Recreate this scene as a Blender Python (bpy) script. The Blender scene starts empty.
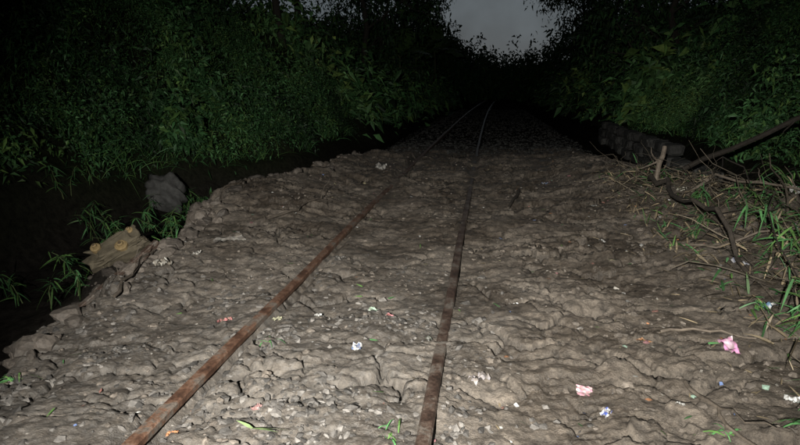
import bpy, math, numpy as np
from mathutils import Vector, Matrix
rng = np.random.default_rng(7)
# ------------------------------------------------------------ noise
def h2(ix, iy, s):
    a = (ix.astype(np.int64)*374761393 + iy.astype(np.int64)*668265263 + s*1442695041) & 0xffffffff
    a = ((a ^ (a >> 13))*1274126177) & 0xffffffff
    a = ((a ^ (a >> 16))*2246822519) & 0xffffffff
    a = a ^ (a >> 15)
    return (a & 0xffffff)/float(0xffffff)
def perlin(x, y, s=0):
    xi = np.floor(x); yi = np.floor(y); xf = x-xi; yf = y-yi
    u = xf*xf*xf*(xf*(xf*6-15)+10); v = yf*yf*yf*(yf*(yf*6-15)+10)
    def g(a, b):
        t = h2(xi+a, yi+b, s)*2*np.pi
        return np.cos(t)*(xf-a)+np.sin(t)*(yf-b)
    return ((g(0,0)*(1-u)+g(1,0)*u)*(1-v)+(g(0,1)*(1-u)+g(1,1)*u)*v)*1.4
def fbm(x, y, s=0, o=4):
    r = 0; a = 1; f = 1
    for i in range(o):
        r = r+a*perlin(x*f+i*7.3, y*f-i*3.1, s+i); a *= .5; f *= 2.03
    return r
def worley(x, y, s):
    xi = np.floor(x); yi = np.floor(y)
    F1 = np.full(x.shape, 9.); F2 = F1.copy(); hh = np.zeros(x.shape); tx = hh.copy()
    for a in (-1,0,1):
        for b in (-1,0,1):
            cx = xi+a; cy = yi+b
            px = cx+h2(cx,cy,s)*.98; py = cy+h2(cx,cy,s+11)*.98
            dx = x-px; dy = y-py; d = np.sqrt(dx*dx+dy*dy)
            near = d < F1
            F2 = np.where(near, F1, np.minimum(F2, d))
            F1 = np.where(near, d, F1)
            k = h2(cx,cy,s+23)
            hh = np.where(near, k, hh)
            t = h2(cx,cy,s+31)*6.283
            tx = np.where(near, dx*np.cos(t)+dy*np.sin(t), tx)
    return F1, F2, hh, tx
def sst(a, b, x):
    t = np.clip((x-a)/(b-a), 0, 1); return t*t*(3-2*t)
def bump(x, y, cx, cy, rx, ry):
    return np.exp(-(((x-cx)/rx)**2+((y-cy)/ry)**2))
GL, GR = -1.27, -0.20
def tc(y): return 0.0003*np.maximum(0, y-8)**2
def bankL(y): return 3.9+1.1*(1-sst(8.0,12.5,y))
def bankR(y): return 3.55+.4*sst(9,13,y)
def edgeL(y): return -2.6-0.5*np.exp(-((y-6)/1.6)**2)+0.6*sst(8,12,y)+0.28*perlin(y*1.3, y*0+3.3, 5)+0.14*perlin(y*4, y*0+1.3, 6)
def edgeR(y): return 2.6+0.2*perlin(y*1.1, y*0+8.3, 9)-0.7*sst(7,10.5,y)
def masks(x, y):
    w = 0.22*fbm(x*1.3, y*1.3, 40, 3)
    L = sst(-0.20, 0.12, x-edgeL(y)+w+.12*perlin(x*6,y*6,42))
    R = sst(-0.3, 0.3, edgeR(y)-x+w)
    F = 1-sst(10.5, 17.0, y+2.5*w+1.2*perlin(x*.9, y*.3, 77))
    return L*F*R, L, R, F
CRK = [None]
def height(x, y):
    x = np.asarray(x, float); y = np.asarray(y, float)
    xt = x-tc(y)
    m, L, R, F = masks(x, y)
    z = np.full(x.shape, -0.125)
    z = z-0.50*sst(2.0, 3.0, -xt)*(1-sst(-.3, .3, -xt-bankL(y)))-0.03*fbm(x*2, y*2, 60, 3)
    bl = -xt-bankL(y)+0.5*fbm(y*.25, x*.1, 61, 2)
    z = z+.30*sst(0,.35,bl)+2.5*sst(0, 4.2, bl)+0.22*np.maximum(0, bl-2.5)
    br = xt-bankR(y)-0.35*fbm(y*.3, x*.1, 62, 2)
    z = z-0.16*sst(1.8, 2.6, xt)*(1-sst(3.0, 3.6, xt))
    z = z+.30*sst(0,.35,br)+2.5*sst(0, 4.0, br)+0.24*np.maximum(0, br-2.5)
    z = z+(0.20*fbm(x*.8, y*.8, 63, 3)+.25*perlin(x*.45,y*.45,66))*sst(0, 1.2, np.maximum(bl, br))
    z = z+0.02*sst(12, 14, y)*perlin(x*9, y*9, 64)
    z = z+2.0*sst(85, 120, y)
    wx = x+0.16*perlin(x*2.3, y*2.3, 1)+0.06*perlin(x*7, y*7, 3)+.016*perlin(x*26,y*26,7)
    wy = y+0.16*perlin(x*2.3+9, y*2.3, 2)+0.06*perlin(x*7+5, y*7, 4)+.016*perlin(x*26,y*26+4,8)
    big = 0.050*fbm(x*.8, y*.8, 20, 2)+0.022*np.abs(perlin(x*2.1, y*2.6, 21))+0.012*perlin(x*4.3, y*5, 22)
    lumpy = np.clip(0.40+0.9*perlin(x*.7+4, y*.7, 30)+.5*sst(4.5,7.5,y), 0.08, 1.05)
    a1, b1, c1, t1 = worley(wx*2.1, wy*3.8, 100)
    a2, b2, c2, t2 = worley(wx*4.8, wy*8.5, 200)
    a3, b3, c3, t3 = worley(wx*17, wy*21, 300)
    ck = np.clip(.38+1.6*perlin(x*1.3,y*1.6,44)+.45*sst(-.3,1.,x), 0, 1.3)
    p1 = np.clip(.75+2.2*perlin(x*3.1,y*4.0,46),0,1); p2 = np.clip(.38+2.4*perlin(x*4.1,y*5.5,47),0,1)
    clod = 0.042*(c1-.5)+0.036*t1
    clod = clod+0.45*(0.042*(c2-.5)+0.040*t2)
    clod = clod+0.015*(c3-.5)*(.4+ck)+0.007*(0.5-a3)
    e1 = np.exp(-((b1-a1)/0.042))*p1; e2 = np.exp(-((b2-a2)/0.062))*p2
    crack = -0.095*(.25+ck)*e1-0.048*ck*e2
    fine = 0.010*fbm(x*9, y*12, 50, 4)+.004*perlin(x*38,y*38,57)
    CRK[0] = np.clip((.3+ck)*np.maximum(e1, e2*.85), 0, 1)*m
    mz = -0.040+big+clod*lumpy+crack*.9+fine
    mz = mz+0.09*sst(0.4, 2.2, xt)+0.03*sst(-1.5,-2.3,xt)
    mz = mz+0.19*bump(x,y,-2.75,6.3,.7,1.0)+0.13*bump(x,y,-2.3,8.2,.7,1.2)+0.12*bump(x,y,-1.9,10.2,.9,.8)
    mz = mz+0.16*bump(x,y,1.9,6.6,.7,1.2)+0.16*bump(x,y,1.6,8.8,.8,1.2)
    mz = mz+0.08*bump(x,y,.7,10.2,1.2,.7)+0.04*sst(6,9.5,y)*(1-sst(12,15,y))
    mz = mz-0.12*sst(3.6,2.2,y)*sst(-1.6,-2.7,x)
    for g, cov in ((GL, 0.0), (GR, 1.0)):
        d = np.abs(xt-g)
        k = 1-sst(0.030, 0.12, d)
        cover = -0.012+0.040*perlin(y*1.3, y*0+g*9, 71)+0.026*perlin(x*9,y*9,72)
        if cov: cover = cover+.012+0.030*np.exp(-((y-5.4)/.7)**2)
        else: cover = cover-0.022-.05*sst(0,.05,xt-g)*sst(7,3,y)
        mz = mz*(1-k)+np.minimum(mz, cover)*k
    z = z*(1-m)+mz*m
    n3 = 1+.4*fbm(x*3,y*3,90,3)
    z = z+(0.30*bump(x,y,2.75,5.2,.60,1.5)+0.20*bump(x,y,2.35,3.3,.5,.9)+.50*bump(x,y,3.7,4.8,.6,1.6))*n3
    z = z+.42*bump(x,y,-3.2,4.45,.35,.5)*(1-m)
    return z
def H(x, y): return float(height(np.array([x]), np.array([y]))[0])
# ------------------------------------------------------------ mesh builder
class B:
    def __init__(s): s.v=[]; s.f=[]; s.n=0
    def add(s, v, f, mat=0, tint=None):
        v = np.asarray(v, float).reshape(-1,3); f = np.asarray(f, int)
        if tint is None: tint = np.zeros((len(v),4))+np.array([.5,.5,.5,1])
        tint = np.asarray(tint, float)
        if tint.ndim == 1: tint = np.tile(tint, (len(v),1))
        s.v.append((v, tint)); s.f.append((f+s.n, mat)); s.n += len(v)
    def build(s, name, mats, smooth=False):
        V = np.concatenate([a for a,_ in s.v]); T = np.concatenate([t for _,t in s.v])
        loops = np.concatenate([f.ravel() for f,_ in s.f])
        tot = np.concatenate([np.full(len(f), f.shape[1]) for f,_ in s.f])
        mi = np.concatenate([np.full(len(f), m) for f,m in s.f])
        st = np.concatenate([[0], np.cumsum(tot)[:-1]])
        me = bpy.data.meshes.new(name)
        me.vertices.add(len(V)); me.vertices.foreach_set('co', V.ravel())
        me.loops.add(len(loops)); me.loops.foreach_set('vertex_index', loops.astype(np.int32))
        me.polygons.add(len(tot)); me.polygons.foreach_set('loop_start', st.astype(np.int32))
        me.polygons.foreach_set('loop_total', tot.astype(np.int32))
        me.polygons.foreach_set('material_index', mi.astype(np.int32))
        me.polygons.foreach_set('use_smooth', np.full(len(tot), smooth))
        at = me.color_attributes.new('tint', 'FLOAT_COLOR', 'POINT')
        at.data.foreach_set('color', T.astype(np.float32).ravel())
        me.update(calc_edges=True); me.validate()
        for m in mats: me.materials.append(m)
        ob = bpy.data.objects.new(name, me); bpy.context.scene.collection.objects.link(ob)
        return ob
def nrm(v): return v/np.maximum(1e-9, np.linalg.norm(v, axis=-1, keepdims=True))
def leaves(b, P, D, L, W, mat=0, tint=None, droop=.25):
    N = len(P); D = nrm(D); r = nrm(rng.normal(size=(N,3)))
    S = nrm(np.cross(D, r)); U = np.cross(S, D)
    L = np.asarray(L).reshape(-1,1)*np.ones((N,1)); W = np.asarray(W).reshape(-1,1)*np.ones((N,1))
    dn = np.array([0,0,-1.])
    v = np.stack([P, P+D*L*.42+S*W*.5+U*W*.15, P+D*L*.42-S*W*.5+U*W*.15, P+D*L+dn*L*droop, P+D*L*.5+dn*L*droop*.25], 1)
    i = np.arange(N)[:,None]*5
    f = np.concatenate([i+np.array([[0,1,4]]), i+np.array([[1,3,4]]), i+np.array([[0,4,2]]), i+np.array([[4,3,2]])])
    if tint is not None: tint = np.repeat(tint, 5, axis=0)
    b.add(v, f, mat, tint)
def blades(b, P, D, L, W, mat=0, tint=None, droop=.6, seg=4):
    N = len(P); D = nrm(D); L = np.asarray(L).reshape(-1,1)*np.ones((N,1)); W = np.asarray(W).reshape(-1,1)*np.ones((N,1))
    S = nrm(np.cross(D, np.array([0,0,1.])+rng.normal(size=(N,3))*.4))
    vs = []
    for k in range(seg+1):
        t = k/seg
        c = P+D*L*t+np.array([0,0,-1.])*L*droop*t*t
        w = W*.5*(1-t**2.2)*min(1, .5+t*2)+.0006
        vs += [c+S*w, c-S*w]
    v = np.stack(vs, 1); n = 2*(seg+1); i = np.arange(N)[:,None]*n
    f = np.concatenate([i+np.array([[2*k,2*k+1,2*k+3,2*k+2]]) for k in range(seg)])
    if tint is not None: tint = np.repeat(tint, n, axis=0)
    b.add(v, f, mat, tint)
def tube(b, pts, r0, r1, mat=0, n=7, tint=None, rough=.08):
    pts = np.asarray(pts, float); K = len(pts)
    tg = nrm(np.gradient(pts, axis=0)); up = np.array([.13,.27,.95])
    if abs(tg[0]@up) > .9: up = np.array([1.,.1,.05])
    S = nrm(np.cross(tg, up)); U = np.cross(S, tg)
    a = np.linspace(0, 2*np.pi, n, endpoint=False)
    r = np.linspace(r0, r1, K)[:,None]*(1+rough*rng.normal(size=(K,n)))
    v = pts[:,None]+S[:,None]*(np.cos(a)*r)[...,None]+U[:,None]*(np.sin(a)*r)[...,None]
    v = v.reshape(-1,3); f=[]
    for k in range(K-1):
        for j in range(n):
            f.append([k*n+j, k*n+(j+1)%n, (k+1)*n+(j+1)%n, (k+1)*n+j])
    b.add(v, f, mat, tint)
    b.add(np.concatenate([v[:n], pts[:1]]), [[(j+1)%n, j, n] for j in range(n)], mat, tint)
    b.add(np.concatenate([v[-n:], pts[-1:]]), [[j, (j+1)%n, n] for j in range(n)], mat, tint)
def wob(p0, p1, k=7, amp=.04, sag=0):
    p0 = np.array(p0, float); p1 = np.array(p1, float); t = np.linspace(0,1,k)[:,None]
    L = np.linalg.norm(p1-p0)
    n = np.cumsum(rng.normal(size=(k,3)), axis=0)*amp*L*.4; n -= n[0]+(n[-1]-n[0])*t
    p = p0+(p1-p0)*t+n; p[:,2] += sag*4*(t*(1-t))[:,0]
    return p
def ico(sub):
    import bmesh
    bm = bmesh.new(); bmesh.ops.create_icosphere(bm, subdivisions=sub, radius=1)
    v = np.array([x.co[:] for x in bm.verts]); f = np.array([[q.index for q in p.verts] for p in bm.faces]); bm.free()
    return v, f
def stones(b, C, R, sub=1, rough=.25, flat=.7, tint=None):
    v0, f0 = ico(sub); N = len(C); n = len(v0)
    sc = rng.uniform(.5, 1.35, (N,1,3))
    v = v0[None]*(1+rough*rng.uniform(-1,1,(N,n,1)))*sc
    ax = nrm(rng.normal(size=(N,3))); an = rng.uniform(0,6.28,N)
    K = np.zeros((N,3,3)); K[:,0,1]=-ax[:,2];K[:,0,2]=ax[:,1];K[:,1,0]=ax[:,2];K[:,1,2]=-ax[:,0];K[:,2,0]=-ax[:,1];K[:,2,1]=ax[:,0]
    Rm = np.eye(3)[None]+np.sin(an)[:,None,None]*K+(1-np.cos(an))[:,None,None]*(K@K)
    v = np.einsum('nij,nkj->nki', Rm, v)
    v[...,2] *= flat
    v = v*np.asarray(R).reshape(-1,1,1)+C[:,None]
    f = (f0[None]+(np.arange(N)*n)[:,None,None]).reshape(-1,3)
    if tint is not None: tint = np.repeat(tint, n, axis=0)
    b.add(v, f, 0, tint)
# ------------------------------------------------------------ materials
def mat(name):
    m = bpy.data.materials.new(name); m.use_nodes = True
    nt = m.node_tree; p = nt.nodes['Principled BSDF']
    return m, nt, p
def N(nt, t, **k):
    n = nt.nodes.new(t)
    for a, v in k.items(): setattr(n, a, v)
    return n
def noise(nt, sc, det=5, rough=.6):
    n = N(nt, 'ShaderNodeTexNoise'); n.inputs['Scale'].default_value = sc; n.inputs['Detail'].default_value = det
    n.inputs['Roughness'].default_value = rough
    tcn = N(nt, 'ShaderNodeTexCoord'); nt.links.new(tcn.outputs['Object'], n.inputs['Vector'])
    return n
def ramp(nt, src, stops):
    r = N(nt, 'ShaderNodeValToRGB'); e = r.color_ramp.elements
    while len(e) < len(stops): e.new(.5)
    for i, (p, c) in enumerate(stops): e[i].position = p; e[i].color = (*c, 1) if len(c)==3 else c
    nt.links.new(src, r.inputs[0]); return r
def mix(nt, fac, a, b, mode='MIX'):
    m = N(nt, 'ShaderNodeMix', data_type='RGBA', blend_type=mode)
    for s, i in ((fac,0),(a,6),(b,7)):
        if isinstance(s, (int,float)): m.inputs[i].default_value = s
        elif isinstance(s, tuple): m.inputs[i].default_value = (*s,1)
        else: nt.links.new(s, m.inputs[i])
    return m.outputs[2]
def bumpn(nt, p, src, st, dist):
    b = N(nt, 'ShaderNodeBump'); b.inputs['Strength'].default_value = st; b.inputs['Distance'].default_value = dist
    nt.links.new(src, b.inputs['Height'])
    if p.inputs['Normal'].is_linked:
        nt.links.new(p.inputs['Normal'].links[0].from_socket, b.inputs['Normal'])
    nt.links.new(b.outputs[0], p.inputs['Normal'])
def mathn(nt, op, a, b):
    m = N(nt, 'ShaderNodeMath', operation=op)
    for s, i in ((a,0),(b,1)):
        if isinstance(s, (int,float)): m.inputs[i].default_value = s
        else: nt.links.new(s, m.inputs[i])
    return m.outputs[0]
# tint.r = mud, .g = gravel, .b = vegetated; alpha = cracks, painted darker to deepen their shade
M_ground, nt, p = mat('mud_ground')
at = N(nt, 'ShaderNodeAttribute', attribute_name='tint'); sp = N(nt, 'ShaderNodeSeparateColor'); nt.links.new(at.outputs['Color'], sp.inputs[0])
n1 = noise(nt, 1.6, 7, .68); n2 = noise(nt, 14, 6, .7); n3 = noise(nt, 70, 5, .75)
mud = ramp(nt, n1.outputs[0], [(.34,(.056,.046,.037)),(.5,(.100,.083,.067)),(.66,(.160,.136,.113))])
mud2 = ramp(nt, n2.outputs[0], [(.3,(.38,.365,.35)),(.55,(1.0,.975,.94)),(.8,(1.5,1.45,1.4))])
mc = mix(nt, 1.0, mud.outputs[0], mud2.outputs[0], 'MULTIPLY')
mud3 = ramp(nt, n3.outputs[0], [(.35,(.55,.53,.52)),(.55,(1.05,1.04,1.03)),(.72,(1.7,1.68,1.65))])
mc = mix(nt, .8, mc, mud3.outputs[0], 'MULTIPLY')
vo = N(nt, 'ShaderNodeTexVoronoi'); vo.inputs['Scale'].default_value = 38
tcn = N(nt, 'ShaderNodeTexCoord'); nt.links.new(tcn.outputs['Object'], vo.inputs['Vector'])
vs = N(nt, 'ShaderNodeSeparateColor'); nt.links.new(vo.outputs['Color'], vs.inputs[0])
gr = ramp(nt, vs.outputs[0], [(0,(.05,.046,.042)),(.6,(.10,.094,.087)),(1,(.17,.16,.15))])
gfac = mathn(nt, 'MULTIPLY', sp.outputs[1], .35)
c = mix(nt, gfac, mc, gr.outputs[0])
c = mix(nt, mathn(nt,'MULTIPLY',at.outputs['Alpha'],.8), c, (.022,.018,.014))  # crack shade put into the base colour
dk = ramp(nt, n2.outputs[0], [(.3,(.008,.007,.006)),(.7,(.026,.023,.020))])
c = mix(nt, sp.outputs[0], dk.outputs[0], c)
vg = ramp(nt, n2.outputs[0], [(.3,(.008,.010,.006)),(.7,(.024,.028,.015))])
c = mix(nt, sp.outputs[2], c, vg.outputs[0])
nt.links.new(c, p.inputs['Base Color'])
rr = ramp(nt, n1.outputs[0], [(.38,(.34,)*3),(.58,(.80,)*3)])
nt.links.new(mix(nt, sp.outputs[0], (.95,.95,.95), rr.outputs[0]), p.inputs['Roughness'])
nt.links.new(mathn(nt,'MULTIPLY',sp.outputs[0],.45), p.inputs['Specular IOR Level'])
bumpn(nt, p, n2.outputs[0], .6, .016); bumpn(nt, p, n3.outputs[0], 1.0, .010)
def tintmat(name, rough=.6, spec=.3, scale=30, bs=.3, bd=.004):
    m, nt, p = mat(name)
    a = N(nt, 'ShaderNodeAttribute', attribute_name='tint')
    n = noise(nt, scale, 5, .65)
    r = ramp(nt, n.outputs[0], [(.3,(.6,)*3),(.7,(1.3,)*3)])
    nt.links.new(mix(nt, 1.0, a.outputs['Color'], r.outputs[0], 'MULTIPLY'), p.inputs['Base Color'])
    p.inputs['Roughness'].default_value = rough; p.inputs['Specular IOR Level'].default_value = spec
    bumpn(nt, p, n.outputs[0], bs, bd)
    return m
M_leaf = tintmat('leaf', .55, .25, scale=12)
M_stone = tintmat('stone', .75, .3, scale=60, bs=.5)
M_wood = tintmat('bark', .8, .25, scale=25, bs=.7, bd=.01)
M_plas = tintmat('plastic_scrap', .4, .5, scale=40, bs=.3)
M_conc = tintmat('old_concrete', .85, .25, scale=14, bs=.6, bd=.01)
def railmat(name, stops):
    m, nt, p = mat(name)
    n1 = noise(nt, 5, 8, .75); n2 = noise(nt, 60, 5, .7)
    r1 = ramp(nt, n1.outputs[0], stops)
    r2 = ramp(nt, n2.outputs[0], [(.3,(.45,)*3),(.7,(1.3,)*3)])
    nt.links.new(mix(nt, 1.0, r1.outputs[0], r2.outputs[0], 'MULTIPLY'), p.inputs['Base Color'])
    p.inputs['Roughness'].default_value = .5; p.inputs['Metallic'].default_value = .25
    bumpn(nt, p, n2.outputs[0], .7, .004)
    return m
M_rail = railmat('rusty_rail', [(.36,(.035,.019,.013)),(.46,(.095,.048,.030)),(.53,(.15,.085,.056)),(.58,(.14,.115,.095))])
M_rail2 = railmat('muddy_rail', [(.36,(.022,.014,.010)),(.46,(.050,.030,.022)),(.53,(.080,.055,.042)),(.57,(.12,.100,.084))])
# ------------------------------------------------------------ ground sheet
xs = np.concatenate([-3.3-np.geomspace(.02, 120, 110)[::-1], np.arange(-3.3, 3.2, .0095), 3.2+np.geomspace(.02, 120, 110)])
ys = [1.0]
while ys[-1] < 13: ys.append(ys[-1]+max(.0085, .0044*ys[-1]))
while ys[-1] < 260: ys.append(ys[-1]+.022*ys[-1])
ys = np.concatenate([1.0-np.geomspace(.03, 60, 70)[::-1], ys])
X, Y = np.meshgrid(xs, ys); Z = height(X, Y); CR = CRK[0]
m, L_, R_, F_ = masks(X, Y)
grav = m*sst(5.5, 2.6, Y+.8*fbm(X*.9, Y*.9, 33, 3))*sst(.6, -.6, X+.4*fbm(X*1.5,Y*1.5,34,2))
xt = X-tc(Y)
veg = np.maximum(sst(-.2,.3,-xt-bankL(Y)), sst(-.1,.5,xt-bankR(Y)))
veg = np.maximum(veg*np.clip(.8+.9*fbm(X*.6,Y*.6,35,2), 0, 1), sst(60,70,Y))
T = np.stack([m*(1-.5*sst(8.5,13,Y+.6*perlin(X,Y*.6,36))), grav, veg, CR], -1).reshape(-1,4)  # mud weight drops with distance, painting the fading lamplight into the colour
nx, ny = len(xs), len(ys)
i = (np.arange(ny-1)[:,None]*nx+np.arange(nx-1)[None]).ravel()
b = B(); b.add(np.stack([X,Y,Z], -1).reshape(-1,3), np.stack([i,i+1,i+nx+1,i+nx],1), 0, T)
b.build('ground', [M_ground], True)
# ------------------------------------------------------------ rails
prof = np.array([(-.055,-.145),(.055,-.145),(.055,-.135),(.010,-.118),(.008,-.045),(.028,-.036),(.0295,-.008),(.022,0),(-.022,0),(-.0295,-.008),(-.028,-.036),(-.008,-.045),(-.010,-.118),(-.055,-.135)])
for gx, mm in ((GL, M_rail), (GR, M_rail2)):
    yy = np.concatenate([np.arange(-10, 14, .1), np.arange(14, 140, 1.)])
    jit = .012*perlin(yy*.5, yy*0+gx, 3)
    v = np.stack([gx+tc(yy)[:,None]+jit[:,None]+prof[:,0][None]+0*yy[:,None], yy[:,None]+0*prof[:,0][None], prof[:,1][None]-.010+.012*perlin(yy*.4, yy*0+gx*3, 4)[:,None]], -1)
    n = len(prof); f = []
    for k in range(len(yy)-1):
        for j in range(n): f.append([k*n+j, k*n+(j+1)%n, (k+1)*n+(j+1)%n, (k+1)*n+j])
    b = B(); b.add(v.reshape(-1,3), f); b.build('railway_rail', [mm])
b = B()
for k, y0 in enumerate(np.arange(-6, 110, .62)):
    cx = (GL+GR)/2+float(tc(np.array([y0]))[0])+rng.normal()*.02; hw, hd = .98, .11
    z1 = -.145 ; z0 = -.30
    v = [(cx+a*hw*q, y0+c*hd*q, z) for z,q in ((z0,1),(z1-.015,1),(z1,.965)) for a,c in ((-1,-1),(1,-1),(1,1),(-1,1))]
    f = [[0,1,5,4],[1,2,6,5],[2,3,7,6],[3,0,4,7],[4,5,9,8],[5,6,10,9],[6,7,11,10],[7,4,8,11],[8,9,10,11]]
    g = rng.uniform(.02,.04); b.add(v, f, 0, [g,g*.9,g*.8,1])
b.build('railway_sleepers', [M_wood])
# ------------------------------------------------------------ ballast + clods
def scat(n, x0, x1, y0, y1, dens=None, e=1.4):
    x = rng.uniform(x0,x1,n); y = y0+(y1-y0)*rng.uniform(0,1,n)**e
    if dens is not None:
        k = rng.uniform(0,1,n) < dens(x,y); x, y = x[k], y[k]
    return x, y
offr = lambda x,y: (np.abs(x-GL)>.05)*(np.abs(x-GR)>.05)
def gd(x, y): return sst(4.6,1.9,y+.8*fbm(x*.9,y*.9,33,3))*sst(.6,-.7,x)*np.clip(.22+1.3*perlin(x*2.2,y*2.2,15),.04,1)*offr(x,y)
x, y = scat(30000, -3.0, .8, 1.0, 6.0, gd)
z = height(x,y); R = rng.uniform(.006,.024,len(x))*rng.uniform(.6,1.2,len(x))
g = .03+.11*rng.uniform(0,1,len(x))**1.6
T = np.stack([g*1.05,g*.95,g*.86,g*0+1],1)
b = B(); stones(b, np.stack([x,y,z-R*.2],1), R, 1, .38, .75, T)
x, y = scat(9000, -3.2, 2.6, 11.5, 40)
k=(np.abs(x-GL-tc(y))>.06)&(np.abs(x-GR-tc(y))>.06); x=x[k];y=y[k]
z = height(x,y); R = rng.uniform(.02,.04,len(x)); g = rng.uniform(.012,.035,len(x))
stones(b, np.stack([x,y,z],1), R, 1, .28, .75, np.stack([g,g*.97,g*.9,g*0+1],1))
b.build('ballast_gravel', [M_stone])
x, y = scat(16000, -3.2, 2.7, 1.0, 11, lambda x,y: np.clip(.25+1.2*perlin(x*1.4,y*1.4,16),.05,1)*offr(x,y)*masks(x,y)[0])
z = height(x,y); R = .004+.020*rng.uniform(0,1,len(x))**3.2
g = rng.uniform(.06,.12,len(x))
b = B(); stones(b, np.stack([x,y,z-R*.2],1), R, 2, .22, .7, np.stack([g,g*.83,g*.68,g*0+1],1))
x = rng.uniform(-4.0,-2.2,2600); y = rng.uniform(2.0,10,2600); k = np.abs(x-edgeL(y)+.25)<.5; x=x[k];y=y[k]; R=.010+.075*rng.uniform(0,1,len(x))**3.5; g=rng.uniform(.035,.10,len(x))
stones(b, np.stack([x,y,height(x,y)+R*.1],1), R, 2, .20, .75, np.stack([g,g*.83,g*.69,g*0+1],1))
b.build('mud_clods', [M_stone])
# ------------------------------------------------------------ bank vegetation
def greens(n, lo=.5, hi=1.3, yel=.25):
    k = rng.uniform(lo,hi,(n,1)); base = np.array([[.040,.106,.036]])*k
    y_ = (rng.uniform(0,1,(n,1))<yel); base = np.where(y_, base*np.array([[1.45,1.1,.85]]), base)
    return np.concatenate([base, np.ones((n,1))],1)
def bank(name, side, seed):
    b = B()
    for (y0,y1,nc,ls) in ((2,9,8500,.060),(9,18,15500,.080),(18,60,7500,.28)):
        cy = rng.uniform(y0,y1,nc); w = rng.uniform(0,1,nc)**1.1*7.0
        off = (.30 if side<0 else .40)+.30*perlin(cy*.9,cy*0+seed,seed+9)+.15*perlin(cy*3.5,cy*0+seed,seed+8)
        if side < 0: cx = -bankL(cy)-off-w*.95+tc(cy)
        else: cx = bankR(cy)+off+w*.9+tc(cy)
        dn = perlin(cx*.7, cy*.7, seed)+.6*perlin(cx*2.0, cy*2.0, seed+1)
        keep = rng.uniform(-.65,.75,nc) < dn*1.3+.12; cx,cy,dn = cx[keep],cy[keep],dn[keep]
        if side > 0:
            k = ~((np.abs(cy-9)<1.6)&(np.abs(cx-5.2)<1.0)&(rng.uniform(0,1,len(cx))<.85)); cx,cy,dn=cx[k],cy[k],dn[k]
        cz = height(cx,cy)+np.abs(rng.normal(size=len(cx)))*.16*(1+np.clip(dn,0,1)*5)+.03
        q = 12; P = np.repeat(np.stack([cx,cy,cz],1), q, axis=0)+rng.normal(size=(len(cx)*q,3))*ls*1.3
        D = rng.normal(size=P.shape)+np.array([-.5*side,-.2,.1])
        sp_ = perlin(cx*.5+3,cy*.5,seed+20)+.5*perlin(cx*1.7,cy*1.7,seed+21)
        tt = greens(len(cx)); tt[:,:3] *= (np.clip(1.+1.3*sp_,.25,1.8))[:,None]; tt[:,0]*=1+.5*np.clip(sp_,0,1)
        tn = np.repeat(tt, q, axis=0); tn[:,:3] *= rng.uniform(.55,1.35,(len(tn),1))
        siz = np.repeat(np.clip(1+.9*perlin(cx*.6,cy*.6,seed+30),.6,1.9), q)
        L = ls*siz*rng.uniform(.6,1.7,len(P)); leaves(b, P, D, L, L*rng.uniform(.2,.5,len(P)), 0, tn, .35)
    n = 16000; cy = rng.uniform(3,20,n); w = rng.uniform(.1,5,n)
    cx = (-bankL(cy)-.1-w if side<0 else bankR(cy)+.2+w)
    k = perlin(cx*.7,cy*.7,seed+5) > -.05; cx,cy=cx[k],cy[k]
    P = np.stack([cx,cy,height(cx,cy)],1); D = rng.normal(size=P.shape)*.45+np.array([-side*.3,0,1.])
    blades(b, P, D, rng.uniform(.2,.7,len(P)), rng.uniform(.006,.014,len(P)), 0, greens(len(P),.6,1.5,.4), .5)
    return b.build(name, [M_leaf])
bank('bank_vegetation', -1, 400); bank('bank_vegetation', 1, 500)
# ------------------------------------------------------------ trees
def tree(x, y, h, cr, sc=1., low=.35, kind='tree', nl=2600):
    b = B(); z0 = H(x,y)-.2; lean = rng.normal(size=2)*.06*h
    top = np.array([x+lean[0], y+lean[1], z0+h*.8])
    tr = wob((x,y,z0), top, 9, .06); tube(b, tr, .028*h**.8, .010*h**.8, 0, 9, [.03,.025,.02,1])
    tips = []
    for k in range(11):
        t = rng.uniform(low, 1); base = tr[int(t*8)]
        a = rng.uniform(0,6.28); ln = cr*rng.uniform(.5,1.05)
        e = base+np.array([math.cos(a)*ln, math.sin(a)*ln, rng.uniform(.1,.7)*cr*.8])
        lb = wob(base, e, 6, .08, .1*ln); tube(b, lb, .009*h**.8, .003*h**.8, 0, 5, [.03,.025,.02,1])
        tips += [lb[-1], lb[-2], lb[3]]
        for j in range(3):
            e2 = lb[3]+nrm(rng.normal(size=3))*ln*.5; s2 = wob(lb[3], e2, 4, .1); tube(b, s2, .005*h**.8, .002*h**.8, 0, 4, [.03,.025,.02,1]); tips.append(s2[-1])
    tips = np.array(tips); c = tips[rng.integers(0,len(tips),nl//8)]+rng.normal(size=(nl//8,3))*cr*.16
    P = np.repeat(c, 8, axis=0)+rng.normal(size=(len(c)*8,3))*.16*sc
    ls = .18*sc*rng.uniform(.6,1.4,len(P)); D = rng.normal(size=P.shape)+np.array([0,0,-.4])
    leaves(b, P, D, ls, ls*.38, 1, greens(len(P),.2,.65), .4)
    b.build(kind, [M_wood, M_leaf])
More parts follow.
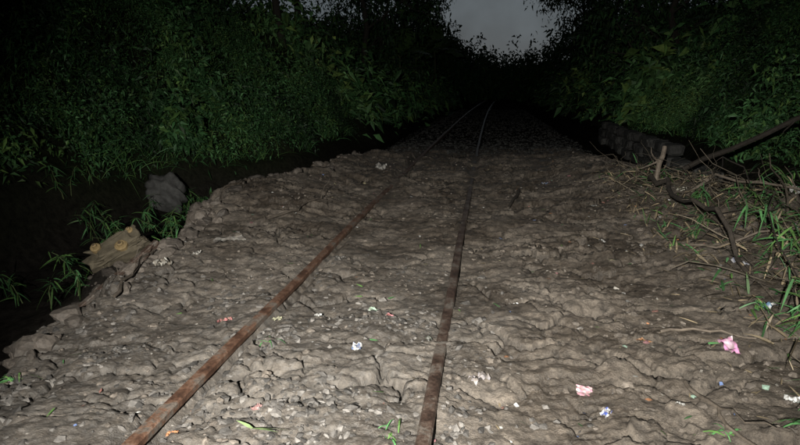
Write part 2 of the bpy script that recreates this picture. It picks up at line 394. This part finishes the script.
def banana(x, y, h):
    b = B(); z0 = H(x,y)-.1
    tube(b, wob((x,y,z0),(x+rng.normal()*.1,y,z0+h*.6),6,.02), .11, .06, 0, 10, [.05,.06,.03,1], .03)
    for k in range(9):
        a = k*2.4+rng.normal()*.3; L = h*rng.uniform(.45,.65); w = L*.22
        el = rng.uniform(.5,1.3); d = np.array([math.cos(a)*math.cos(el), math.sin(a)*math.cos(el), math.sin(el)])
        s = nrm(np.cross(d, [0,0,1.])); p0 = np.array([x,y,z0+h*.58]); K = 14; pts=[]
        for q in range(K+1):
            t = q/K; c_ = p0+d*L*t+np.array([0,0,-1])*L*.62*t*t*math.cos(el)*1.2
            pts.append((c_, t))
        for q in range(2,K):
            c0,t0=pts[q]; c1,t1=pts[q+1]
            for sg in (-1,1):
                wq = w*math.sin(math.pi*min(1,(t0-.1)/.95))**.6*rng.uniform(.75,1.05)
                dz = np.array([0,0,-.3*wq*rng.uniform(.3,1.6)])
                b.add([c0, c1*.93+c0*.07, c1*.9+c0*.1+s*sg*wq+dz+d*.05, c0+s*sg*wq+dz+d*.05], [[0,1,2,3]], 1, [.045,.085,.025,1])
        tube(b, [pp[0] for pp in pts], .02, .004, 1, 4, [.06,.09,.03,1], 0)
    b.build('banana_plant', [M_wood, M_leaf])
for (x,y,h,cr) in [(-8,14.5,7,3),(-10,8,7,3),(-6.8,19,8,3),(-7.5,23,9,3.4),(-6.2,29,9,3.4),(-6.4,37,9,3.4),(-7.2,46,10,4),(-9,58,11,4.5),
                   (8.8,8,7,3),(8.0,15,8,3.2),(6.6,22,8,3),(6.8,30,9,3.2),(7.4,38,9.5,3.4),(7.8,47,10,3.6),(9.5,58,11,4),
                   (-7,1,7,3),(7,1,7,3),(-6,-6,8,3.5),(6,-6,8,3.5),(0,-14,9,4)]:  # last row: unseen trees beside and behind the camera, added to block skylight
    tree(x,y,h,cr, 1+max(0,y-14)*.022, .1, nl=4400 if 10<y<60 else 2600)
banana(-4.6,38,4.8); banana(-5.0,33,4.4); banana(-4.2,47,6.0); banana(6.0,36,4.2)
b = B()
for k in range(70):
    a = rng.uniform(-24,28) if k<46 else rng.uniform(-9,9); y0 = rng.uniform(74,92); hh = rng.uniform(4.0,7.6)*(1 if k<46 else .75)
    z0 = H(a,y0)
    tube(b, wob((a,y0,z0),(a,y0,z0+hh*.7),5,.03), .15,.06,0,5,[.04,.03,.025,1])
    n = 520; c = np.array([a,y0,z0+hh*.52])+rng.normal(size=(n//7,3))*np.array([1.7,1.7,hh*.25])
    P = np.repeat(c,7,axis=0)+rng.normal(size=(n//7*7,3))*.4; ls = rng.uniform(.4,.9,len(P))
    leaves(b, P, rng.normal(size=P.shape), ls, ls*.4, 1, greens(len(P),.4,1.), .4)
b.build('distant_trees', [M_wood, M_leaf])
# ------------------------------------------------------------ retaining wall of stacked blocks
b = B(); v0,f0=ico(3)
for row in range(3):
    for k in range(22):
        y0 = 8.6+k*.44+row*.21+rng.normal()*.02; x0 = 3.10+float(tc(np.array([y0]))[0])+rng.normal()*.035+.035*(y0-8.6)*.9+row*.04
        if row==2 and rng.uniform()<.3: continue
        vv=np.sign(v0)*np.abs(v0)**.4*np.array([.14,.212,.098])*(1+.06*rng.normal(size=(len(v0),1)))
        an=rng.normal()*.09; Rm=np.array(Matrix.Rotation(an-.04,3,'Z')@Matrix.Rotation(rng.normal()*.05,3,'X'))
        g=rng.uniform(.018,.055)
        b.add(vv@Rm.T+np.array([x0,y0,-.17+row*.195]),f0,0,[g,g*.97,g*.9,1])
b.build('retaining_wall', [M_conc])
b = B(); a = np.linspace(0,6.283,40,endpoint=False); r = 1+.3*np.sin(a*3+1)+.15*np.sin(a*7)
zz = max(H(-2.2,36+q) for q in (-2,0,2))+.03
b.add(np.stack([-1.95+1.0*r*np.cos(a)+.1, 37+2.6*r*np.sin(a), a*0+zz],1), [list(range(40))])
M_w, nt, p = mat('puddle_water'); p.inputs['Base Color'].default_value=(.02,.02,.018,1); p.inputs['Roughness'].default_value=.12
n1 = noise(nt, 6); bumpn(nt, p, n1.outputs[0], .15, .01)
b.build('puddle', [M_w])
# ------------------------------------------------------------ rocks / broken sleeper / old rail piece
def rock(x,y,r,g,name='boulder',dz=0):
    b=B(); v0,f0=ico(4); n=fbm(v0[:,0]*1.6+x,v0[:,1]*1.6+v0[:,2]*1.9,5,4); v=v0*(1+.28*n)[:,None]*np.array([1,.8,.95])*r
    b.add(v+np.array([x,y,H(x,y)+r*.35+dz]),f0,0,[g,g*.98,g*.93,1]); b.build(name,[M_conc],True)
rock(-4.85,8.0,.32,.060,dz=.12); rock(-3.5,5.8,.13,.05,'rock')
b=B(); x0,y0=-3.18,4.42; z0=H(x0,y0)+.08
v0,f0=ico(4); vv=np.sign(v0)*np.abs(v0)**.5; vv=vv*np.array([.24,.12,.10])*(1+.26*fbm(v0[:,0]*2.4,v0[:,1]*3+v0[:,2]*2,9,4))[:,None]
Rm=np.array(Matrix.Rotation(1.0,3,'Z')@Matrix.Rotation(.55,3,'X')@Matrix.Rotation(-.5,3,'Y'))
b.add(vv@Rm.T+np.array([x0,y0,z0]),f0,0,[.075,.062,.042,1])
for dx,dy,s_,hh in ((-.14,.05,.95,1.1),(.04,-.05,1.2,.95),(.16,.06,.75,.9)):
    a=np.linspace(0,6.283,18,endpoint=False); rings=[]
    for r_,zq in ((.045,.055),(.045,.100),(.036,.106),(.022,.106),(.020,.130),(.012,.135)):
        rings.append(np.stack([dx+s_*r_*np.cos(a),dy+s_*r_*np.sin(a),a*0+zq*hh+.008],1))
    v=np.concatenate(rings)@Rm.T+np.array([x0,y0,z0]); f=[[k*18+j,k*18+(j+1)%18,(k+1)*18+(j+1)%18,(k+1)*18+j] for k in range(5) for j in range(18)]
    b.add(v,f,1,[.17,.12,.058,1]); b.add(v[-18:],[list(range(18))],1,[.06,.042,.025,1])
b.build('broken_sleeper',[M_conc,M_wood])
yy=np.linspace(0,1,8); pA=np.array([-2.98,3.0,H(-2.9,3.0)+.16]); pB=np.array([-2.58,4.05,H(-2.45,4.05)+.07]); d=nrm(pB-pA); s_=nrm(np.cross(d,[0,0,1.])); u_=np.cross(s_,d)
v=np.concatenate([pA+(pB-pA)*t+s_*prof[:,:1]*.8+u_*prof[:,1:]*.8 for t in yy]); n=len(prof)
f=[[k*n+j,k*n+(j+1)%n,(k+1)*n+(j+1)%n,(k+1)*n+j] for k in range(7) for j in range(n)]
b=B(); b.add(v,f); b.add(v[:n],[list(range(n))[::-1]]); b.add(v[-n:],[list(range(n))]); b.build('broken_rail_piece',[M_rail2])
# ------------------------------------------------------------ branches
def branch(name,p0,p1,r0,r1,g=.06,twigs=3,sag=.02,k=9,amp=.08):
    b=B(); P=wob(p0,p1,k,amp,sag); tube(b,P,r0,r1,0,8,[g,g*.8,g*.62,1],.07)
    for j in range(twigs):
        q=P[rng.integers(2,k-1)]; d=nrm(rng.normal(size=3)+np.array([0,0,.4])); L=rng.uniform(.12,.35)
        tube(b,wob(q,q+d*L,5,.15),r1*.7,.0015,0,5,[g,g*.8,g*.62,1])
    b.build(name,[M_wood])
hz=lambda x,y,o=.04:(x,y,H(x,y)+o)
branch('fallen_branch',hz(1.75,6.45,.14),hz(1.70,3.75,.06),.024,.014,.030,2,.10,14,.05)
branch('fallen_branch',hz(1.86,6.6,-.05),(1.95,6.7,H(1.9,6.6)+.42),.035,.022,.11,3,0,6,.1)
branch('fallen_branch',hz(.42,7.3,.03),hz(.26,6.3,.03),.022,.014,.04,0,.01,6,.05)
branch('fallen_branch',hz(2.25,7.2,.12),(3.9,5.5,1.62),.032,.020,.020,3,.03,9,.02)
branch('fallen_branch',hz(2.0,5.9,.08),hz(2.9,4.6,.25),.014,.007,.10,4,.05)
branch('fallen_branch',hz(1.5,4.6,.03),hz(2.5,4.3,.2),.010,.005,.10,2,.03)
branch('fallen_branch',hz(.95,3.0,.02),hz(1.35,2.85,.02),.008,.004,.10,1,.01)
branch('fallen_branch',hz(.9,2.45,.02),hz(1.02,2.0,.02),.010,.006,.08,1,.01)
branch('fallen_branch',hz(.15,6.9,.03),hz(.9,6.7,.03),.012,.008,.05,1,.01)
branch('fallen_branch',hz(-2.1,5.2,.03),hz(-1.7,6.1,.03),.014,.008,.05,1,.01)
branch('fallen_branch',hz(-2.3,3.1,.03),hz(-2.5,3.9,.05),.012,.006,.05,3,.02)
branch('creeper_vine',hz(2.3,6.2,.25),hz(1.75,3.2,.08),.006,.004,.02,2,.16,14,.06)
branch('creeper_vine',hz(2.7,5.6,.35),hz(1.95,3.0,.10),.005,.004,.02,2,.18,14,.06)
branch('creeper_vine',hz(1.7,5.4,.08),hz(2.9,3.9,.30),.005,.003,.02,2,.12,14,.06)
b=B(); n=620
x=np.clip(rng.normal(2.45,.5,n),1.55,4); y=rng.uniform(2.2,7.4,n)
for k in range(n):
    z=H(x[k],y[k]); a=rng.uniform(0,6.28); L=rng.uniform(.08,.5)*(1 if rng.uniform()<.75 else 1.7); el=rng.normal()*.35+.2
    d=np.array([math.cos(a)*math.cos(el),math.sin(a)*math.cos(el),math.sin(el)])*L
    g=rng.uniform(.015,.09)*(1 if rng.uniform()<.8 else 2.2); r=rng.uniform(.0015,.0050)*(1 if rng.uniform()<.9 else 2)
    tube(b,wob((x[k],y[k],z+rng.uniform(-.02,.10)),np.array([x[k],y[k],z+.03])+d,6,.14,.02),r,r*.4,0,5,[g,g*.82,g*.6,1])
def straw(n):
    k=rng.uniform(.12,1.2,(n,1))**1.3; return np.concatenate([np.array([[.23,.18,.115]])*k,np.ones((n,1))],1)
n=9000; x=np.clip(rng.normal(2.5,.55,n),1.45,4.2); y=rng.uniform(2.1,7.7,n); kk=rng.uniform(-.6,.5,n)<perlin(x*1.8,y*1.8,91)+.05; x=x[kk];y=y[kk];n=len(x)
P=np.stack([x,y,height(x,y)+rng.uniform(-.01,.15,n)],1); tt=straw(n); gk=rng.uniform(0,1,n)<.28; tt[gk]=greens(int(gk.sum()),.5,1.5)
blades(b,P,rng.normal(size=P.shape)*np.array([1,1,.5]),rng.uniform(.03,.18,n),rng.uniform(.004,.018,n),1,tt,.25)
n=1100; x=np.clip(rng.normal(1.85,.40,n),.9,2.6); y=rng.uniform(2.0,7.4,n); P=np.stack([x,y,height(x,y)+.01],1)
blades(b,P,rng.normal(size=P.shape)*np.array([1,1,.15]),rng.uniform(.03,.11,n),rng.uniform(.003,.009,n),1,straw(n),.05)
b.build('plant_debris',[M_wood,M_leaf])
def bamboo_shoots(x,y,n,h,name='bamboo_shrub',lean=(-.3,-.2),spread=.25,br=1.):
    b=B()
    for k in range(n):
        px,py=x+rng.normal()*spread,y+rng.normal()*spread; z=H(px,py)-.03; L=h*rng.uniform(.6,1.1)
        e=np.array([px+(lean[0]+rng.normal()*.35)*L,py+(lean[1]+rng.normal()*.35)*L,z+L*.75])
        P=wob((px,py,z),e,8,.06,.12*L); tube(b,P,.006,.002,0,5,[.07,.09,.035,1])
        idx=rng.integers(2,8,26); Q=P[idx]+rng.normal(size=(26,3))*.015
        D=rng.normal(size=(26,3))*np.array([1,1,.5])+np.array([lean[0],lean[1],-.1])
        blades(b,Q,D,rng.uniform(.07,.19,26),rng.uniform(.008,.017,26),1,greens(26,.5*br,1.3*br,.35),.35)
    b.build(name,[M_wood,M_leaf])
bamboo_shoots(2.1,3.1,10,.45,br=1.5); bamboo_shoots(1.8,2.75,8,.32,br=1.7,spread=.2); bamboo_shoots(1.55,2.2,8,.22,br=1.7,spread=.15); bamboo_shoots(2.5,4.0,9,.6,br=1.4); bamboo_shoots(3.3,5.3,11,.8,br=1.4); bamboo_shoots(3.0,4.2,10,.7,br=1.4); bamboo_shoots(2.3,5.0,5,.4); bamboo_shoots(3.6,4.6,11,.9,br=1.4)
bamboo_shoots(-3.6,5.3,10,.55,lean=(.15,-.2),br=1.3); bamboo_shoots(-3.9,4.0,6,.5,lean=(.1,-.2),br=.9); bamboo_shoots(-4.0,6.0,10,.65,lean=(.1,-.1),br=1.3); bamboo_shoots(-4.4,8.3,6,.5,lean=(.1,-.1),br=.9); bamboo_shoots(-4.8,6.4,9,.7,lean=(.1,-.1),br=1.)
def clump(x,y,n,L,w,name='grass_clump',tn=(1.,2.),up=.8,dr=.7):
    b=B(); P=np.tile(np.array([x,y,H(x,y)-.005]),(n,1))+rng.normal(size=(n,3))*np.array([.02,.02,0]); D=rng.normal(size=(n,3))*np.array([1,1,.3])+np.array([0,0,up])
    blades(b,P,D,L*rng.uniform(.6,1.1,n),w*rng.uniform(.7,1.2,n),0,greens(n,tn[0],tn[1],.3),dr); b.build(name,[M_leaf])
clump(-.34,1.98,9,.13,.006); clump(.95,2.12,8,.11,.012,tn=(1.8,3)); clump(-1.08,2.62,7,.12,.006); clump(-2.6,3.6,14,.3,.008)
clump(-2.2,2.2,10,.15,.006); clump(-3.05,3.15,6,.5,.022,tn=(1.2,2.)); clump(1.55,3.3,14,.2,.010,tn=(1.2,2.4)); clump(-3.5,5.0,26,.4,.012,up=1.2); clump(1.2,2.1,8,.14,.008)
clump(1.5,2.35,16,.2,.009,tn=(1.2,2.2)); clump(1.7,2.6,16,.24,.010,tn=(1.2,2.2)); clump(1.4,2.05,14,.16,.008)
b=B(); n=110; x,y=scat(n,-2.5,2.2,1.4,7); P=np.stack([x,y,height(x,y)+.012],1)
t=greens(n,.7,1.5,.5); t[::3]=straw(len(t[::3])); blades(b,P,rng.normal(size=(n,3))*np.array([1,1,.12]),rng.uniform(.03,.07,n),rng.uniform(.005,.012,n),0,t,.06)
P=np.array([[-.85,1.84,H(-.85,1.84)+.03]]); blades(b,np.repeat(P,3,0),np.array([[1,.12,.05],[.9,-.1,.1],[-.6,.2,.15]]),np.array([.16,.11,.08]),np.array([.020,.016,.014]),0,np.tile([.15,.20,.09,1],(3,1)),.1)
b.build('fallen_leaves',[M_leaf])
# ------------------------------------------------------------ litter
def scrap(name,x,y,w,h,col,col2=None,crump=.35,tilt=.3,stripe=3,up=.0):
    w*=.85; h*=.85
    b=B(); nu,nv=12,9; U,V=np.meshgrid(np.linspace(-1,1,nu),np.linspace(-1,1,nv)); s=rng.uniform(0,99)
    zz=crump*min(w,h)*(fbm(U*1.5+s,V*1.5,3,3)); xx=U*w/2*(1+.12*perlin(V*2+s,V*0,4)); yy=V*h/2*(1+.12*perlin(U*2+s,U*0,5))
    v=np.stack([xx,yy,zz],-1).reshape(-1,3); Rm=np.array(Matrix.Rotation(rng.uniform(0,6.28),3,'Z')@Matrix.Rotation(tilt*rng.uniform(-1,1),3,'X')@Matrix.Rotation(tilt*rng.uniform(-1,1),3,'Y'))
    v=v@Rm.T; z=H(x,y); v+=np.array([x,y,z+.005+max(0,-v[:,2].min())*.3+up])
    f=[[r*nu+c_,r*nu+c_+1,(r+1)*nu+c_+1,(r+1)*nu+c_] for r in range(nv-1) for c_ in range(nu-1)]
    t=np.tile([*col,1.],(len(v),1))
    if col2 is not None:
        k=(np.sin(U*stripe+s)*np.cos(V*stripe*.8)>.15).ravel(); t[k,:3]=col2
    dirt=np.clip(.45+.8*fbm(U*2+s,V*2+s,8,3).ravel(),.1,.85)[:,None]; t[:,:3]=t[:,:3]*(1-dirt)+np.array([.11,.09,.072])*dirt
    b.add(v,f,0,t); b.build(name,[M_plas],True)
W=(.55,.55,.53); PK=(.42,.17,.20); BL=(.12,.2,.42); OR=(.45,.18,.07); GN=(.25,.38,.3)
scrap('plastic_wrapper',-.62,2.63,.09,.055,(.8,.8,.8),BL); scrap('plastic_wrapper',-.51,3.04,.07,.03,PK,(.4,.1,.1)); scrap('plastic_wrapper',-1.50,2.96,.10,.065,(.34,.13,.13),(.4,.25,.2))
scrap('plastic_bag',.47,2.41,.07,.085,(.5,.2,.28),(.55,.48,.46),.2,.4,9); scrap('plastic_sachet',.53,2.24,.085,.035,(.8,.8,.8),(.05,.1,.45)); scrap('plastic_wrapper',.85,2.92,.09,.04,(.65,.25,.08),(.55,.33,.2))
scrap('plastic_bag',1.21,2.79,.13,.08,(.62,.25,.45),(.5,.33,.42),.4); scrap('paper_scrap',1.29,2.35,.07,.06,(.8,.8,.78)); scrap('plastic_wrapper',-.65,3.21,.04,.06,(.28,.40,.30)); scrap('plastic_wrapper',.0,2.45,.10,.08,(.2,.18,.18),(.3,.28,.3))
scrap('paper_scrap',-1.68,8.95,.45,.22,(.6,.58,.54),(.45,.43,.4)); scrap('foam_scrap',-2.32,3.70,.14,.09,(.46,.44,.39),(.25,.22,.18),.6); scrap('foam_scrap',-2.22,4.0,.08,.06,(.5,.48,.44),None,.5)
scrap('plastic_wrapper',-1.15,2.92,.08,.04,(.45,.44,.3)); scrap('plastic_wrapper',-.27,2.78,.03,.13,(.22,.24,.2),(.3,.3,.28)); scrap('paper_scrap',.83,2.28,.035,.03,W); scrap('plastic_bag',1.75,4.07,.13,.08,(.42,.42,.44),BL,.5)
scrap('plastic_bag',2.3,4.4,.2,.14,(.35,.40,.5),(.45,.45,.45),.6,.6,4,.05); scrap('paper_scrap',2.55,5.1,.12,.10,W,None,.6,.6,3,.06); scrap('plastic_wrapper',1.17,6.25,.12,.06,W); scrap('plastic_wrapper',.22,3.46,.05,.03,W)
scrap('plastic_wrapper',-1.16,1.80,.05,.035,OR); scrap('plastic_wrapper',.80,7.84,.09,.07,BL,W); scrap('plastic_wrapper',-.95,3.05,.05,.03,W); scrap('paper_scrap',1.0,4.9,.06,.05,W); scrap('plastic_wrapper',-.9,2.0,.05,.03,(.3,.15,.15))
scrap('plastic_bag',-2.15,4.45,.30,.12,(.24,.23,.21),(.18,.17,.16),.3,.12); scrap('plastic_bag',1.6,3.3,.09,.07,(.15,.3,.5),W,.5); scrap('plastic_wrapper',2.0,6.2,.12,.1,(.5,.48,.4))
b=B(); n=620; x,y=scat(n,-2.5,2.5,1.3,10,lambda x,y: .45+.55*sst(-.5,.8,x),1.5); n=len(x)
cols=np.array([W,W,W,(.4,.38,.34),(.3,.28,.25),(.3,.28,.25),PK,BL,OR,GN,(.38,.34,.2),(.3,.12,.1)])
ci=cols[rng.integers(0,len(cols),n)]*rng.uniform(.3,1.,(n,1))*.68+np.array([.12,.098,.078])*.32; s=.003+.010*rng.uniform(0,1,n)**2.6+.0017*y
P=np.stack([x,y,height(x,y)+.003],1); A=nrm(rng.normal(size=(n,3))*np.array([1,1,.3])); S=nrm(np.cross(A,nrm(rng.normal(size=(n,3))*.35+np.array([0,0,1.]))))
asp=rng.uniform(.4,1.,(n,1)); s=s[:,None]
up=np.array([0,0,1.])
v=np.stack([P-A*s-S*s*asp,P+A*s*rng.uniform(.6,1,(n,1))-S*s*asp,P+A*s+S*s*asp*rng.uniform(.5,1,(n,1)),P-A*s*rng.uniform(.5,1,(n,1))+S*s*asp,P+up*s*rng.uniform(-.1,.5,(n,1))],1)
i=np.arange(n)[:,None]*5
b.add(v,np.concatenate([i+np.array([[a,c_,4]]) for a,c_ in ((0,1),(1,2),(2,3),(3,0))]),0,np.repeat(np.concatenate([ci,np.ones((n,1))],1),5,axis=0)); b.build('litter_scraps',[M_plas])
# ------------------------------------------------------------ camera, light, world
CAM = Vector((0,0,1.27)); PITCH = 13.2; YAW = 8.6
cam = bpy.data.cameras.new('camera'); co = bpy.data.objects.new('camera', cam); bpy.context.scene.collection.objects.link(co)
co.location = CAM; co.rotation_euler = (math.radians(90-PITCH), 0, math.radians(YAW))
cam.sensor_width = 36; cam.lens = 571/800*36; cam.clip_end = 1000; cam.clip_start = .05
bpy.context.scene.camera = co
sl = bpy.data.lights.new('torch_lamp', 'SPOT'); sl.energy = 3300; sl.spot_size = math.radians(82); sl.spot_blend = 1.0; sl.shadow_soft_size = .02; sl.color = (1,.99,.93)
so = bpy.data.objects.new('torch_lamp', sl); bpy.context.scene.collection.objects.link(so)
so.location = (-.30,-.85,1.60)
tgt = Vector((-.50,4.4,0.42)); so.rotation_euler = (tgt-so.location).to_track_quat('-Z','Y').to_euler()
ml = bpy.data.lights.new('moon', 'SUN'); ml.energy = .01; ml.angle = math.radians(10); ml.color = (.8,.9,1)
mo = bpy.data.objects.new('moon', ml); bpy.context.scene.collection.objects.link(mo); mo.rotation_euler = (math.radians(-50),0,0)
w = bpy.data.worlds.new('World'); bpy.context.scene.world = w; w.use_nodes = True; nt = w.node_tree
bg = nt.nodes['Background']
tcn = N(nt,'ShaderNodeTexCoord'); sx = N(nt,'ShaderNodeSeparateXYZ'); nt.links.new(tcn.outputs['Generated'], sx.inputs[0])
r1 = ramp(nt, sx.outputs[2], [(0,(.100,.118,.130)),(.25,(.086,.102,.113)),(.6,(.012,.015,.018)),(1,(.004,.005,.006))])
r2 = ramp(nt, mathn(nt,'MULTIPLY_ADD',sx.outputs[1],.5), [(.3,(.08,)*3),(.95,(1,)*3)])
r2.inputs[0].links[0].from_node.inputs[2].default_value = .5
sky = N(nt,'ShaderNodeTexSky'); sky.sky_type='NISHITA'; sky.sun_disc=False; sky.sun_elevation=math.radians(2); sky.sun_rotation=0
glow = mix(nt, 1.0, r1.outputs[0], r2.outputs[0], 'MULTIPLY')
cn = N(nt,'ShaderNodeTexNoise'); cn.inputs['Scale'].default_value=9; cn.inputs['Detail'].default_value=4; nt.links.new(tcn.outputs['Generated'], cn.inputs['Vector'])
cr = ramp(nt, cn.outputs[0], [(.3,(.75,)*3),(.7,(1.25,)*3)]); glow = mix(nt,1.0,glow,cr.outputs[0],'MULTIPLY')
sk = mix(nt, 1.0, sky.outputs[0], (.0005,.0006,.0008), 'MULTIPLY')
nt.links.new(mix(nt, 1.0, glow, sk, 'ADD'), bg.inputs[0]); bg.inputs[1].default_value = 1
sc = bpy.context.scene; sc.view_settings.view_transform = 'Standard'; sc.view_settings.look = 'None'
